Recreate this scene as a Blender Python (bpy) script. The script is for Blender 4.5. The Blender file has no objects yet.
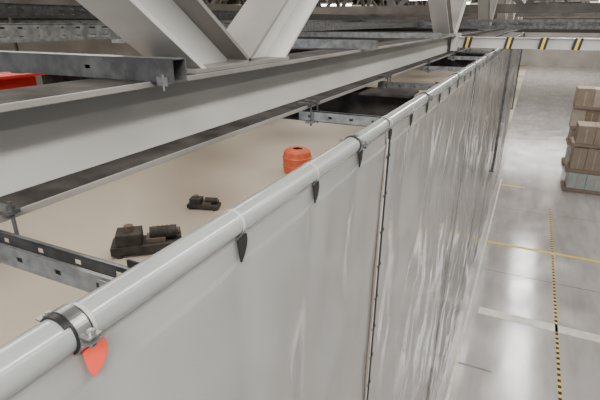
import bpy, bmesh, math, random
from mathutils import Vector, Matrix, noise
random.seed(4)
ZC=5.5
PI=math.pi
# ---------------- materials ----------------
def mat(name, c1, c2=None, rough=0.5, metal=0.0, scale=5.0, stretch=(1,1,1), bump=0.0, bscale=40, trans=0.0, emit=None, lo=0.35, hi=0.65, detail=4, coat=0, bdist=.01, spec=None):
    m=bpy.data.materials.new(name); m.use_nodes=True
    nt=m.node_tree; N=nt.nodes; L=nt.links
    b=N['Principled BSDF']; out=N['Material Output']
    b.inputs['Roughness'].default_value=rough; b.inputs['Metallic'].default_value=metal
    if spec is not None: b.inputs['Specular IOR Level'].default_value=spec
    if coat: b.inputs['Coat Weight'].default_value=coat; b.inputs['Coat Roughness'].default_value=.12
    tc=N.new('ShaderNodeTexCoord'); mp=N.new('ShaderNodeMapping'); mp.inputs['Scale'].default_value=stretch
    L.new(tc.outputs['Object'],mp.inputs['Vector'])
    n=N.new('ShaderNodeTexNoise'); n.inputs['Scale'].default_value=scale; n.inputs['Detail'].default_value=detail
    L.new(mp.outputs['Vector'],n.inputs['Vector'])
    r=N.new('ShaderNodeValToRGB'); r.color_ramp.elements[0].position=lo; r.color_ramp.elements[1].position=hi
    r.color_ramp.elements[0].color=(*c1,1); r.color_ramp.elements[1].color=(*(c2 or c1),1)
    L.new(n.outputs['Fac'],r.inputs['Fac']); L.new(r.outputs['Color'],b.inputs['Base Color'])
    if bump:
        n2=N.new('ShaderNodeTexNoise'); n2.inputs['Scale'].default_value=bscale; n2.inputs['Distortion'].default_value=.4; n2.inputs['Detail'].default_value=1
        L.new(mp.outputs['Vector'],n2.inputs['Vector'])
        bp=N.new('ShaderNodeBump'); bp.inputs['Strength'].default_value=bump; bp.inputs['Distance'].default_value=bdist
        L.new(n2.outputs['Fac'],bp.inputs['Height']); L.new(bp.outputs['Normal'],b.inputs['Normal'])
    if trans:
        t=N.new('ShaderNodeBsdfTranslucent'); L.new(r.outputs['Color'],t.inputs['Color'])
        mx=N.new('ShaderNodeMixShader'); mx.inputs[0].default_value=trans
        L.new(b.outputs[0],mx.inputs[1]); L.new(t.outputs[0],mx.inputs[2]); L.new(mx.outputs[0],out.inputs['Surface'])
    if emit:
        b.inputs['Emission Color'].default_value=(*c1,1); b.inputs['Emission Strength'].default_value=emit
    return m
M={}
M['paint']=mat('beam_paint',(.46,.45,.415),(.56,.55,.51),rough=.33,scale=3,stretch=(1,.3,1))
M['paintd']=mat('beam_paint_dark',(.17,.16,.145),(.25,.235,.21),rough=.6,scale=3)  # darker paint tone, dusty on the diagonals; also used for floor joints
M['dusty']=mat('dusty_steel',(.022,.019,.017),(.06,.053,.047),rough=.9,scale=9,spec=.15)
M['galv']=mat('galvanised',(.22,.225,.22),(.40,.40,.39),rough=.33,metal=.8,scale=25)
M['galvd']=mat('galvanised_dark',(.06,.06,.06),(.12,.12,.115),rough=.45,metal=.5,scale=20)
M['tarp']=mat('tarpaulin',(.38,.375,.35),(.425,.42,.395),rough=.2,scale=1.2,stretch=(1,1,.25),bump=.2,bscale=2.5,trans=.2,coat=.8,bdist=.03,detail=2)
M['sleeve']=mat('pipe_sleeve',(.29,.305,.29),(.35,.36,.345),rough=.24,scale=4,bump=.1,bscale=20,coat=.6)
M['weld']=mat('weld_seam',(.31,.31,.29),(.36,.36,.335),rough=.28)
M['strap']=mat('strap_pale',(.42,.42,.39),(.5,.5,.47),rough=.3)
M['black']=mat('black_rubber_and_notch_shade',(.008,.008,.008),(.016,.016,.016),rough=.5)  # clamp rubber, cord and stripes; also painted shade of the curtain notches
M['darkgrey']=mat('dark_grey',(.045,.036,.028),(.08,.066,.052),rough=.9,spec=.1)
M['machine']=mat('machine_dark',(.035,.03,.027),(.07,.062,.055),rough=.7,scale=3,spec=.2)
M['machineb']=mat('machine_brown',(.12,.095,.075),(.18,.145,.115),rough=.7,scale=3,spec=.2)
M['red']=mat('red_paint',(.55,.012,.008),(.62,.025,.012),rough=.5)
M['coral']=mat('coral_tag',(.95,.09,.05),(1,.13,.07),rough=.4)
M['orange']=mat('orange_plastic',(.60,.10,.04),(.70,.15,.06),rough=.6)
M['yellow']=mat('yellow_paint',(.72,.50,.04),(.80,.58,.07),rough=.5,scale=10)
M['white']=mat('white_paint',(.62,.60,.50),(.78,.76,.66),rough=.45,scale=6)
M['wood']=mat('pallet_wood',(.22,.165,.12),(.30,.235,.175),rough=.8,scale=6,stretch=(1,8,8))
M['card']=mat('cardboard',(.28,.22,.165),(.34,.275,.21),rough=.8,scale=3)
M['card2']=mat('cardboard_pale',(.38,.33,.27),(.45,.40,.34),rough=.8,scale=3)
M['teal']=mat('teal_crate',(.34,.38,.36),(.42,.46,.44),rough=.6)
M['tube']=mat('lamp_tube',(1,.95,.86),emit=10)
M['ceil']=mat('ceiling_sheet',(.02,.016,.012),(.035,.028,.022),rough=.8,scale=1,stretch=(6,.3,1))
M['steel']=mat('truss_steel',(.05,.043,.036),(.10,.088,.075),rough=.55,scale=2)

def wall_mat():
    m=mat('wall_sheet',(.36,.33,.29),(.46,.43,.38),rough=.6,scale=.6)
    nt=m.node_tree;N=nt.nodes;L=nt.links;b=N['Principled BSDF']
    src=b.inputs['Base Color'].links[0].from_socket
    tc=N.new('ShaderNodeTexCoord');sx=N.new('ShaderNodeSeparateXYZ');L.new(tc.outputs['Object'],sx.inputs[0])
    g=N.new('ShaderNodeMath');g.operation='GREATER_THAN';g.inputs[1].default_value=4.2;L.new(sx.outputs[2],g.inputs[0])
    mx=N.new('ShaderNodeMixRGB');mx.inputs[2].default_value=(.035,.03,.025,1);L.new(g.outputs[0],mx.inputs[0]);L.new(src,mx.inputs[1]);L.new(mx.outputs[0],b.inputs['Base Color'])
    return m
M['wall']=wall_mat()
def floor_mat():
    m=bpy.data.materials.new('floor_concrete'); m.use_nodes=True
    nt=m.node_tree;N=nt.nodes;L=nt.links;b=N['Principled BSDF']
    tc=N.new('ShaderNodeTexCoord')
    def nz(scale,detail,st=(1,1,1)):
        mp=N.new('ShaderNodeMapping');mp.inputs['Scale'].default_value=st;L.new(tc.outputs['Object'],mp.inputs['Vector'])
        n=N.new('ShaderNodeTexNoise');n.inputs['Scale'].default_value=scale;n.inputs['Detail'].default_value=detail
        L.new(mp.outputs['Vector'],n.inputs['Vector']);return n
    def ramp(n,p0,c0,p1,c1):
        r=N.new('ShaderNodeValToRGB');e=r.color_ramp.elements
        e[0].position=p0;e[0].color=(*c0,1);e[1].position=p1;e[1].color=(*c1,1);L.new(n.outputs[0],r.inputs[0]);return r
    a=ramp(nz(1.0,3,(1,.5,1)),.3,(.40,.375,.36),.7,(.51,.485,.465))
    s=ramp(nz(2.2,3,(2,.4,1)),.33,(.85,.84,.83),.58,(1,1,1))
    mu=N.new('ShaderNodeMixRGB');mu.blend_type='MULTIPLY';mu.inputs[0].default_value=1
    L.new(a.outputs[0],mu.inputs[1]);L.new(s.outputs[0],mu.inputs[2])
    g=ramp(nz(.2,0),.34,(.30,.25,.195),.60,(.50,.435,.35))
    sx=N.new('ShaderNodeSeparateXYZ');L.new(tc.outputs['Object'],sx.inputs[0])
    lt=N.new('ShaderNodeMath');lt.operation='LESS_THAN';lt.inputs[1].default_value=-.62;L.new(sx.outputs[0],lt.inputs[0])
    mx=N.new('ShaderNodeMixRGB');L.new(lt.outputs[0],mx.inputs[0]);L.new(mu.outputs[0],mx.inputs[1]);L.new(g.outputs[0],mx.inputs[2])
    L.new(mx.outputs[0],b.inputs['Base Color'])
    rr=ramp(nz(1.2,2),.3,(.08,)*3,.7,(.18,)*3)
    ad=N.new('ShaderNodeMath');ad.operation='MULTIPLY_ADD';ad.inputs[1].default_value=.5
    L.new(lt.outputs[0],ad.inputs[0]);L.new(rr.outputs[0],ad.inputs[2]);L.new(ad.outputs[0],b.inputs['Roughness'])
    return m
M['floor']=floor_mat()

# ---------------- builder ----------------
class B:
    def __init__(s,name): s.name=name; s.bm=bmesh.new(); s.mats=[]
    def mi(s,m):
        m=M[m]
        if m not in s.mats: s.mats.append(m)
        return s.mats.index(m)
    def _addv(s,vs,faces,m,smooth=False):
        i=s.mi(m); V=[s.bm.verts.new(v) for v in vs]
        for f in faces:
            try:
                F=s.bm.faces.new([V[k] for k in f]); F.material_index=i; F.smooth=smooth
            except ValueError: pass
        return V
    def box(s,x0,x1,y0,y1,z0,z1,m):
        v=[(x,y,z) for x in(x0,x1) for y in(y0,y1) for z in(z0,z1)]
        s._addv(v,[(0,1,3,2),(4,6,7,5),(0,4,5,1),(2,3,7,6),(0,2,6,4),(1,5,7,3)],m)
    def obox(s,p0,p1,w,h,m,up=(0,0,1),off=(0,0)):
        p0=Vector(p0);p1=Vector(p1);d=(p1-p0).normalized();sd=d.cross(Vector(up)).normalized();u=sd.cross(d)
        vs=[]
        for p in(p0,p1):
            for a in(-.5,.5):
                for c in(-.5,.5): vs.append(p+sd*(a*w+off[0])+u*(c*h+off[1]))
        s._addv(vs,[(0,1,3,2),(4,6,7,5),(0,4,5,1),(2,3,7,6),(0,2,6,4),(1,5,7,3)],m)
    def hsec(s,p0,p1,dep,wid,tf,tw,m,up=(0,0,1),mtop=None):
        s.obox(p0,p1,tw,dep-2*tf,m,up)
        s.obox(p0,p1,wid,tf,mtop or m,up,(0,dep/2-tf/2)); s.obox(p0,p1,wid,tf,m,up,(0,-dep/2+tf/2))
    def cyl(s,p0,p1,r,m,n=20,r2=None,caps=True):
        p0=Vector(p0);p1=Vector(p1);d=(p1-p0).normalized()
        a=d.orthogonal().normalized();c=d.cross(a);r2=r if r2 is None else r2
        vs=[p+(a*math.cos(2*PI*k/n)+c*math.sin(2*PI*k/n))*R for p,R in((p0,r),(p1,r2)) for k in range(n)]
        s._addv(vs,[(k,(k+1)%n,n+(k+1)%n,n+k) for k in range(n)],m,True)
        if caps:
            s._addv(vs[:n],[tuple(range(n))[::-1]],m); s._addv(vs[n:],[tuple(range(n))],m)
    def ring(s,c,axis,r0,r1,w,m,n=40,a0=0,a1=2*PI):
        c=Vector(c);ax=Vector(axis).normalized();a=Vector((1,0,0)) if abs(ax.x)<.9 else Vector((0,1,0));b_=a.cross(ax) if abs(ax.y)>.9 else ax.cross(a)
        full=abs(a1-a0-2*PI)<1e-6; K=n if full else n+1; vs=[]
        for k in range(K):
            t=a0+(a1-a0)*k/n; dr=a*math.cos(t)+b_*math.sin(t)
            for (r,o) in((r0,-w/2),(r1,-w/2),(r1,w/2),(r0,w/2)): vs.append(c+dr*r+ax*o)
        F=[]
        for k in range(n):
            j=(k+1)%K
            for q in range(4): F.append((4*k+q,4*k+(q+1)%4,4*j+(q+1)%4,4*j+q))
        s._addv(vs,F,m,False)
    def perf(s,o,dl,du,L,H,t,pitch,hl,hh,m,rows=1):
        o=Vector(o);dl=Vector(dl).normalized();du=Vector(du).normalized();nn=dl.cross(du)
        def pl(a0,a1,b0,b1):
            vs=[o+dl*a+du*b_+nn*c for a in(a0,a1) for b_ in(b0,b1) for c in(-t/2,t/2)]
            s._addv(vs,[(0,1,3,2),(4,6,7,5),(0,4,5,1),(2,3,7,6),(0,2,6,4),(1,5,7,3)],m)
        rh=H/rows
        for r in range(rows):
            b0=r*rh;c0=b0+(rh-hh)/2;c1=c0+hh
            pl(0,L,b0,c0);pl(0,L,c1,b0+rh)
            k=int(L/pitch);e=(L-k*pitch)/2;a=0
            for i in range(k):
                h0=e+i*pitch+(pitch-hl)/2; pl(a,h0,c0,c1); a=h0+hl
            pl(a,L,c0,c1)
    def cut_below(s,z):
        g=s.bm.verts[:]+s.bm.edges[:]+s.bm.faces[:]
        bmesh.ops.bisect_plane(s.bm,geom=g,plane_co=(0,0,z),plane_no=(0,0,1),clear_inner=True)
    def done(s,off=(0,0,ZC),bevel=0,rot=0):
        bmesh.ops.recalc_face_normals(s.bm,faces=s.bm.faces)
        me=bpy.data.meshes.new(s.name);s.bm.to_mesh(me);s.bm.free()
        for m in s.mats: me.materials.append(m)
        ob=bpy.data.objects.new(s.name,me);bpy.context.collection.objects.link(ob);ob.location=off;ob.rotation_euler=(0,0,rot)
        if bevel:
            md=ob.modifiers.new('b','BEVEL');md.width=bevel;md.segments=2;md.limit_method='ANGLE'
        return ob
FL=-ZC
# ---------------- room ----------------
b=B('floor');b.box(-32,22,-6,72,-.1,0,'floor');b.done((0,0,0))
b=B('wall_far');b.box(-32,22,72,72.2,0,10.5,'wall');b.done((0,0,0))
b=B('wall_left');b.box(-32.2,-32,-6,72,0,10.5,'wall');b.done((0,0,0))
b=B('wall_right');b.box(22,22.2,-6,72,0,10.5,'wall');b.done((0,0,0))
b=B('ceiling');b.box(-32.2,22.2,-6,72.2,10.5,10.7,'ceil');b.done((0,0,0))
b=B('floor_marking_hazard_line')
y=3.
k=0
while y<15.5:
    b.box(1.19,1.24,y,y+.075,.001,.004,'yellow' if k%2 else 'darkgrey'); y+=.075;k+=1
b.done((0,0,0))
b=B('floor_marking_yellow_line');b.box(-.42,9,12.15,12.26,.001,.005,'yellow');b.done((0,0,0))
b=B('floor_marking_yellow_line');b.box(-.35,.45,17.3,17.42,.001,.005,'yellow');b.done((0,0,0))
b=B('floor_marking_white_line');b.box(-.2,6,8.65,8.9,.001,.004,'white');b.done((0,0,0))
b=B('floor_marking_white_edge_line');b.box(-.40,-.35,3,18,.001,.004,'white');b.done((0,0,0))
b=B('floor_expansion_joint')
for yy in(10.6,15): b.box(-.3,20,yy,yy+.015,.0005,.003,'paintd')
b.box(-.35,.2,6.95,6.99,.001,.004,'paintd')
b.done((0,0,0))
# ---------------- main truss beam ----------------
BX=-.98
zt,zb=-.144,-.362
Y0,Y1=-1.5,45
nodes=[-3.1,1.43,5.95,10.5,15,19.5,24,28.5]
b=B('roof_truss')
for n_ in nodes:
    for sg in(-1,1):
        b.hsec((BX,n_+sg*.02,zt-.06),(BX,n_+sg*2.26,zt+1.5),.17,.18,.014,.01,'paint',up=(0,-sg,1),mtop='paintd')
b.cut_below(zt+.012)
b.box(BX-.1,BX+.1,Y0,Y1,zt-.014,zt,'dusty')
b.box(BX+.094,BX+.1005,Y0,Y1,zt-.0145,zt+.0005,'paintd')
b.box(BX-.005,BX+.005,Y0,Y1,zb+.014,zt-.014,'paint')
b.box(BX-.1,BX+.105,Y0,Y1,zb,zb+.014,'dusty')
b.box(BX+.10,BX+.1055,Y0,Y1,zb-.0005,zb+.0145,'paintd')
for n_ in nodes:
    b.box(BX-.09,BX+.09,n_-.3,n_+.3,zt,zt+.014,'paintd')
b.hsec((BX,Y0,1.55),(BX,Y1,1.55),.2,.2,.014,.01,'paint')
b.done(bevel=.0015)
# ---------------- pipe with sleeve ----------------
PX,PZ,PR=-.475,-.364,.0255
b=B('curtain_rail_pipe')
b.cyl((PX,-1.2,PZ),(PX,19.3,PZ),PR-.004,'sleeve',32)
b.done()
FX=PX+.014
# ---------------- curtain ----------------
seams=[-1.2,1.7,4.6,7.5,10.4,13.3,16.2,19.2]
def curtain(ya,yb,idx):
    b=B('tarpaulin_curtain')
    ny=int((yb-ya)/.022) if yb<8 else 70
    prof=[]
    for k in range(21):
        t=PI*1.25-(PI*1.55)*k/20
        prof.append((PX+PR*math.cos(t),PZ+PR*math.sin(t),0))
    z1=prof[-1][1]
    prof.append((FX+.0005,z1-.006,0));NS=len(prof)
    top=z1-.008; bot=FL+.06; nz_=120
    for k in range(0,nz_+1):
        f=(k/nz_)**1.6
        prof.append((FX,top+(bot-top)*f,1))
    i1=b.mi('tarp');i0=b.mi('sleeve');i2=b.mi('weld')
    rows=[]
    for j in range(ny+1):
        y=ya+.006+(yb-ya-.012)*j/ny; r=[]
        for (x,z,fl) in prof:
            dx=0
            if fl:
                h=min(1,(top-z)/.6); e=min(1,min(y-ya,yb-y)/.25)
                v=noise.noise(Vector((y*1.5+idx*9,z*.3,1.3)))*.05
                v+=noise.noise(Vector((y*3.8+z*.5,z*.5,4+idx)))*.016
                q=noise.noise(Vector((y*2.2+z*1.0,z*1.3-y*1.2,7+idx)))
                v+=.012*(1-abs(q)*2.4)
                q=noise.noise(Vector((y*4.0-z*1.5,z*1.8+y*1.5,17+idx)))
                v+=.0025*(1-abs(q)*2.4)
                dx=v*h*(.35+.65*e)-.07*min(1,(top-z)/5)
                ph=((y-.325)/.352)%1.0; pk=math.exp(-((min(ph,1-ph))/.13)**2)
                dx+=.010*(1-pk)*min(1,(top-z)/.06)*math.exp(-(top-z)/.45)
                dx+=noise.noise(Vector((y*7,z*3,3)))*.005*min(1,(top-z)/.04)
            r.append(b.bm.verts.new((x+dx,y,z)))
        rows.append(r)
    for j in range(ny):
        for k in range(len(prof)-1):
            F=b.bm.faces.new((rows[j][k],rows[j][k+1],rows[j+1][k+1],rows[j+1][k]));F.smooth=True
            z=prof[k][1]
            F.material_index=i0 if k<NS else (i2 if PZ-.075<z<PZ-.066 else i1)
    ob=b.done()
    md=ob.modifiers.new('s','SOLIDIFY');md.thickness=.0015
    return ob
for i in range(len(seams)-1): curtain(seams[i],seams[i+1],i)
for i,sy in enumerate(seams[1:]):
    b=B('curtain_lacing_cord')
    cx=FX+.006
    segs=[PZ-.05,PZ-1,PZ-2,PZ-3,PZ-4,FL+.08]
    for a_,c_ in zip(segs[:-1],segs[1:]):
        xa=cx-.07*min(1,(PZ-a_)/5)+.008;xc=cx-.07*min(1,(PZ-c_)/5)+.008
        b.cyl((xa,sy,a_),(xc,sy,c_),.006,'black',10)
        b.cyl((xa,sy-.018,a_),(xc,sy-.018,c_),.0025,'strap',8)
    z=PZ-.12
    while z>FL+.2:
        xx=cx-.07*min(1,(PZ-z)/5)+.010
        for s_ in(-1,1):
            b.ring((xx,sy+s_*.016,z),(1,0,0),.004,.0085,.003,'galvd',14)
        b.cyl((xx+.003,sy-.016,z),(xx+.003,sy+.016,z),.0025,'black',6)
        z-=.16
    b.done()
k=0
y=.325
while y<12:
    b=B('curtain_strap_notch_shade')
    b.ring((PX,y,PZ),(0,1,0),PR+.0005,PR+.0022,.006,'strap',40)
    xx=FX+.009; col='coral' if k==0 else 'black'  # dark patch painted in place of the shadowed fabric notch below each strap
    pts=[(-.018,-.026),(.012,-.022),(.014,-.034),(.010,-.050),(.000,-.066),(-.010,-.076),(-.013,-.060),(-.016,-.042)]
    if k==0: pts=[(-.020,-.026),(.012,-.022),(.015,-.036),(.012,-.050),(.002,-.062),(-.012,-.070),(-.017,-.058),(-.019,-.042)]
    n=len(pts)
    vs=[(xx+.001,y+p,PZ+q) for p,q in pts]+[(xx-.003,y+p,PZ+q) for p,q in pts]
    b._addv(vs,[tuple(range(n)),tuple(range(2*n-1,n-1,-1))]+[(q,q+n,(q+1)%n+n,(q+1)%n) for q in range(n)],col)
    vs=[]
    for q in range(7):
        t=-.2-.7*q/6
        for yy in(-.018,.012): vs.append((PX+(PR+.0015)*math.cos(t),y+yy*(.3+.7*q/6),PZ+(PR+.0015)*math.sin(t)))
    vs+=[(xx+.001,y-.018,PZ-.031),(xx+.001,y+.012,PZ-.027)]
    b._addv(vs,[(2*q,2*q+1,2*q+3,2*q+2) for q in range(7)],'black')  # black patch carries the painted notch shade up the sleeve
    b.done(); k+=1; y+=.352
def clamp(y):
    b=B('pipe_clamp')
    b.ring((PX,y,PZ),(0,1,0),PR+.001,PR+.0045,.024,'black',48)
    b.ring((PX,y,PZ),(0,1,0),PR+.0045,PR+.0062,.019,'galv',48)
    for (ang) in (.05,PI*.98):
        dx,dz=math.cos(ang),math.sin(ang)
        c=Vector((PX+dx*(PR+.014),y,PZ+dz*(PR+.012)))
        for o in(-.004,.004):
            b.box(c.x-.010,c.x+.008,y-.010,y+.010,c.z+o-.0012,c.z+o+.0012,'galv')
        b.cyl((c.x,y,c.z-.014),(c.x,y,c.z+.012),.0028,'galv',12)
        b.cyl((c.x,y,c.z+.0055),(c.x,y,c.z+.010),.0055,'galv',6)
        b.cyl((c.x,y,c.z-.010),(c.x,y,c.z-.0055),.0055,'galvd',6)
    b.ring((PX+.001,y-.016,PZ),(0,1,0),PR+.001,PR+.005,.007,'black',30,PI*.25,PI*1.1)
    b.done()
for y in(.308,1.365,2.43,3.48,4.53,5.58,6.6): clamp(y)
def strut(y,xa=-.93,xb=-.52,z0=-.42,z1=-.38,w=.041):
    b=B('strut_bracket')
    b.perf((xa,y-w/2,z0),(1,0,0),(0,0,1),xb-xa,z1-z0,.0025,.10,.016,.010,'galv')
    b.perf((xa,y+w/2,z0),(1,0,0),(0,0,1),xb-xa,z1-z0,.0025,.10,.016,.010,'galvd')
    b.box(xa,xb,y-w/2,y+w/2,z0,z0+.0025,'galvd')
    for s_ in(-1,1): b.box(xa,xb,y+s_*w/2-(.006 if s_>0 else 0),y+s_*w/2+(.006 if s_<0 else 0),z1-.002,z1,'galv')
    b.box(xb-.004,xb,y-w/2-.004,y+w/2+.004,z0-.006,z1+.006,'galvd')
    b.box(xb-.035,xb,y+w/2+.001,y+w/2+.005,z0-.006,z1+.012,'black')
    b.box(xb-.05,xb-.01,y-w/2-.006,y-w/2-.0015,z0-.006,z1-.004,'galv')
    b.cyl((xb-.03,y-w/2-.012,z0+.016),(xb-.03,y-w/2-.005,z0+.016),.007,'galvd',6)
    b.box(xb-.005,xb+.02,y-.012,y+.012,z0-.003,z0+.002,'galv')
    for s_ in(-1,1):
        yy=y+s_*.035
        b.box(-.925,-.855,yy-.014,yy+.014,zb+.0148,zb+.024,'galvd')
        b.cyl((-.862,yy,z0-.02),(-.862,yy,zb+.040),.004,'galvd',10)
        b.cyl((-.862,yy,zb+.024),(-.862,yy,zb+.033),.008,'galvd',6)
    b.box(-.885,-.85,y-.055,y+.055,z0-.008,z0-.0005,'galv')
    b.done(bevel=.0006)
for y in(.46,1.92,3.15,4.5,6.0,7.5,9): strut(y)
b=B('galvanised_channel')
xa,xb,yy,z0,z1=-2.6,-.80,.95,-.143,-.085
w=.05
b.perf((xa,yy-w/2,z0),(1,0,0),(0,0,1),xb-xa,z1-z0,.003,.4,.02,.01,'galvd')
b.box(xa,xb,yy+w/2-.003,yy+w/2,z0,z1,'galv')
b.box(xa,xb,yy-w/2,yy+w/2,z1-.003,z1,'galv')
b.box(xa,xb,yy-w/2,yy+w/2,z0,z0+.003,'galvd')
b.box(xb-.05,xb-.015,yy-w/2-.009,yy-w/2-.003,z0-.008,z0+.014,'galv')
b.cyl((xb-.03,yy-w/2-.006,z0-.02),(xb-.03,yy-w/2-.006,z0+.02),.004,'galv',8)
b.done()
for (yy,xa,xb) in((2.6,-2.8,-.80),(4.6,-2.8,-.8)):
    b=B('galvanised_channel');b.box(xa,xb,yy,yy+.05,-.143,-.14,'galv');b.box(xa,xb,yy,yy+.004,-.14,-.095,'galv');b.box(xa,xb,yy+.046,yy+.05,-.14,-.095,'galv');b.done()
def tray(x,y0,y1,z0,h,wd,m='galv'):
    b=B('cable_tray')
    for xx in(x,x-wd):
        b.perf((xx,y0,z0),(0,1,0),(0,0,1),y1-y0,h,.003,.09,.05,.012,m,rows=2)
        b.box(xx-.008,xx+.008,y0,y1,z0+h,z0+h+.003,m)
    b.perf((x-wd,y0,z0),(0,1,0),(1,0,0),y1-y0,wd,.002,.12,.06,.03,m,rows=2)
    b.done()
tray(-2.0,-.2,12.5,-.082,.075,.3)
tray(-3.1,.5,12.5,.03,.08,.3,'galvd')
b=B('red_crane_girder')
b.hsec((-3.6,1.0,-.50),(-3.6,2.5,-.50),.26,.3,.02,.02,'red')
for yy in(1.1,2.4):
    b.cyl((-3.6,yy,-.38),(-3.6,yy,5.0),.012,'galvd',8);b.box(-3.66,-3.54,yy-.05,yy+.05,-.37,-.355,'galvd')
b.done()
for yy in(2.78,6.9):
    b=B('cross_beam');b.hsec((-3.9,yy,-.49),(-.60,yy,-.49),.2,.26,.014,.01,'dusty');b.done()
b=B('striped_crossbeam')
b.box(-.88,6,6.2,6.32,-.28,-.175,'paint')
b.box(-.88,6,6.17,6.35,-.178,-.168,'paint'); b.box(-.88,6,6.17,6.35,-.29,-.28,'paint')
b.box(-.93,-.86,6.12,6.4,-.33,-.13,'paint')
for x in(-.80,-.34,.02,.36,.72,1.06,1.4,1.75,2.1):
    for q in range(3):
        x0=x+q*.028
        vs=[(x0+.0,6.165,-.291),(x0+.028,6.165,-.291),(x0+.048,6.165,-.166),(x0+.02,6.165,-.166)]
        vs+=[(a,6.199,c) for a,_,c in vs]
        b._addv(vs,[(0,1,2,3),(4,7,6,5),(0,4,5,1),(1,5,6,2),(2,6,7,3),(3,7,4,0)],'yellow' if q==1 else 'black')
b.done()
for (px,py) in((-.365,8.9),(-.365,16.2)):
    b=B('hanging_guide_rail')
    b.hsec((px,py,-2.56),(px,py,-.40),.05,.04,.006,.006,'galvd',up=(0,1,0))
    b.box(px-.13,px+.02,py-.03,py+.03,-.335,-.32,'galv');b.box(px-.015,px+.02,py-.03,py+.03,-.42,-.32,'galvd')
    b.box(px-.05,px+.03,py-.05,py+.05,-2.59,-2.56,'galvd')
    b.done()
# ---------------- background structures ----------------
def truss(p0,p1,h,name='background_truss'):
    b=B(name);p0=Vector(p0);p1=Vector(p1);L=(p1-p0).length;d=(p1-p0)/L;n=int(L/3)
    b.obox(p0,p1,.2,.2,'steel');b.obox(p0+Vector((0,0,h)),p1+Vector((0,0,h)),.2,.2,'steel')
    for i in range(n):
        a=p0+d*(L*i/n);c=p0+d*(L*(i+.5)/n)+Vector((0,0,h));e=p0+d*(L*(i+1)/n)
        b.obox(a,c,.12,.12,'steel',up=d.cross(Vector((0,0,1))));b.obox(c,e,.12,.12,'steel',up=d.cross(Vector((0,0,1))))
    b.done()
for x in(-7,-13,-20,5,11): truss((x,3,.3),(x,60,.3),1.6)
for y in(13,22,32,44,58): truss((-31,y,.3),(21,y,.3),1.7)
for y in(9,17,27,38): 
    b=B('cable_tray');b.perf((-31,y,-.1),(1,0,0),(0,0,1),52,.14,.01,.5,.3,.05,'galvd');b.box(-31,21,y,y+.4,-.11,-.09,'galvd');b.done()
for y in(8,15,20,25,29,35,40,48,54):
    for x in(-24,-17,-10,-4,3,8.5,16):
        b=B('ceiling_lamp')
        h=2.6 if y<19 else .85
        b.box(x-.9,x+.9,y-.12,y+.12,h+.04,h+.12,'white');b.cyl((x-.85,y,h),(x+.85,y,h),.05,'tube',10)
        b.cyl((x-.7,y,h+.12),(x-.7,y,5),.01,'darkgrey',6);b.cyl((x+.7,y,h+.12),(x+.7,y,5),.01,'darkgrey',6)
        b.done()
def stack(x,y,w,dp,levels,seed):
    random.seed(seed)
    b=B('pallet_stack');z=FL
    for lv in range(levels):
        for q in(0,.42,.84): b.box(x,x+w,y+q*dp,y+q*dp+.14*dp,z+.02,z+.1,'wood')
        for q in(0,.45,.9): b.box(x+q*w,x+q*w+.1*w,y,y+dp,z,z+.02,'wood')
        for q in range(5): b.box(x,x+w,y+q*dp/5,y+q*dp/5+dp/6.5,z+.1,z+.13,'wood')
        z+=.13
        h=random.uniform(.5,.9)
        o=random.uniform(-.06,.12)
        xs=x+.03+o
        while xs<x+w-.2:
            bw=min(random.uniform(.4,.6),x+w-.03-xs)
            m='teal' if lv==0 else random.choice(['card','card2','card','wood'])
            b.box(xs,xs+bw-.01,y+.04,y+dp-.04,z,z+h-random.uniform(0,.02),m)
            b.box(xs+bw*.45,xs+bw*.55,y+.035,y+.04,z+.02,z+h-.1,'card2')
            xs+=bw
        z+=h
    b.done(bevel=.01)
stack(1.6,17.6,1.2,1.0,3,1);stack(2.95,17.5,1.2,1.0,4,2);stack(4.3,17.7,1.2,1.0,4,3)
stack(1.75,21,1.2,1.0,4,5);stack(3.1,21,1.2,1.0,4,6)
def fpos(x,y):
    d=2713/(y-22.);X=((x-540)*d/460+1.037)/1.1126;return X,(d+.4087*X-1.984)/.838
def drum(x,y,r,h,m,name):
    b=B(name);N_=12
    prof=[(r*.86,0),(r*.95,.05*h),(r*1.0,.3*h),(r*1.04,.33*h),(r*1.0,.36*h),(r*1.02,.63*h),(r*1.06,.66*h),(r*1.0,.69*h),(r*.93,.9*h),(r*.75,.98*h),(r*.3,h),(0.02,h)]
    for (ra,za),(rb,zb_) in zip(prof[:-1],prof[1:]):
        b.cyl((x,y,FL+za),(x,y,FL+zb_),ra,m,32,r2=rb,caps=False)
    b.cyl((x,y,FL),(x,y,FL+.01),prof[0][0],m,32)
    b.cyl((x+.3*r,y,FL+h*.97),(x+.3*r,y,FL+h+.03),.06,'darkgrey',12)
    b.done()
X,Y=fpos(297,172);drum(X,Y,.55,.95,'orange','orange_drum')
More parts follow.
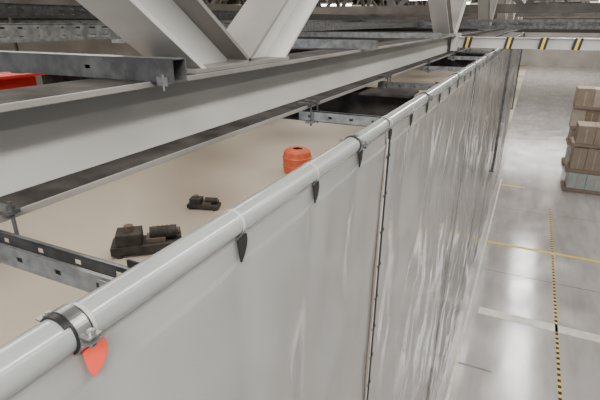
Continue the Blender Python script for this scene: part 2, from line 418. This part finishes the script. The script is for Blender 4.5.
# dark machines on the left hall floor
def machine(px,py,s,rot,m='machine'):
    X,Y=fpos(px,py);b=B('floor_machine')
    b.box(-.9*s,.9*s,-.35*s,.35*s,.08*s,.30*s,m)
    b.box(-.75*s,-.1*s,-.30*s,.30*s,.30*s,.62*s,m)
    b.box(.0,.5*s,-.22*s,.22*s,.30*s,.42*s,'machineb')
    b.cyl((.1*s,0,.5*s),(.8*s,0,.5*s),.17*s,m,24);b.cyl((.8*s,0,.5*s),(.9*s,0,.5*s),.10*s,'machineb',20)
    for q in range(5): b.ring(((.2+.12*q)*s,0,.5*s),(1,0,0),.16*s,.19*s,.02*s,m,24)
    b.cyl((-.42*s,0,.62*s),(-.42*s,0,.78*s),.12*s,'machineb',20)
    for a in(-.7,.7):
        for c in(-.28,.28): b.cyl((a*s,c*s,0),(a*s,c*s,.09*s),.09*s,m,16)
    b.done((X,Y,0),bevel=.05*s,rot=rot)
machine(148,250,.95,.7);machine(204,208,.55,.3)
# ---------------- lights ----------------
def area(loc,sx,sy,e,col=(1,.97,.93),rot=(0,0,0)):
    l=bpy.data.lights.new('area','AREA');l.shape='RECTANGLE';l.size=sx;l.size_y=sy;l.energy=e;l.color=col
    o=bpy.data.objects.new('lamp_area',l);o.location=loc;o.rotation_euler=rot;bpy.context.collection.objects.link(o)
area((3.5,3,10.2),.8,12,900)
area((7.5,12,10.2),.8,20,800)
area((1.6,26,10.2),1.2,18,1900)
area((2,58,9),14,14,3200)
area((-8,8,10.2),6,16,2000,(1,.95,.87))
area((-12,34,10.2),16,20,2100,(1,.95,.87))
area((1.5,-3.5,9),3,2,620,(1,.98,.96),(math.radians(35),0,0))
w=bpy.data.worlds.new('w');bpy.context.scene.world=w;w.use_nodes=True
w.node_tree.nodes['Background'].inputs[0].default_value=(.9,.93,1,1);w.node_tree.nodes['Background'].inputs[1].default_value=.8
# ---------------- camera ----------------
c=bpy.data.cameras.new('cam');c.sensor_width=36;c.lens=27.6;c.clip_start=.02;c.clip_end=200
o=bpy.data.objects.new('camera',c);bpy.context.collection.objects.link(o)
o.location=(0,0,ZC);o.rotation_euler=(PI/2-math.atan(178/460),0,math.atan(240/493.2))
bpy.context.scene.camera=o
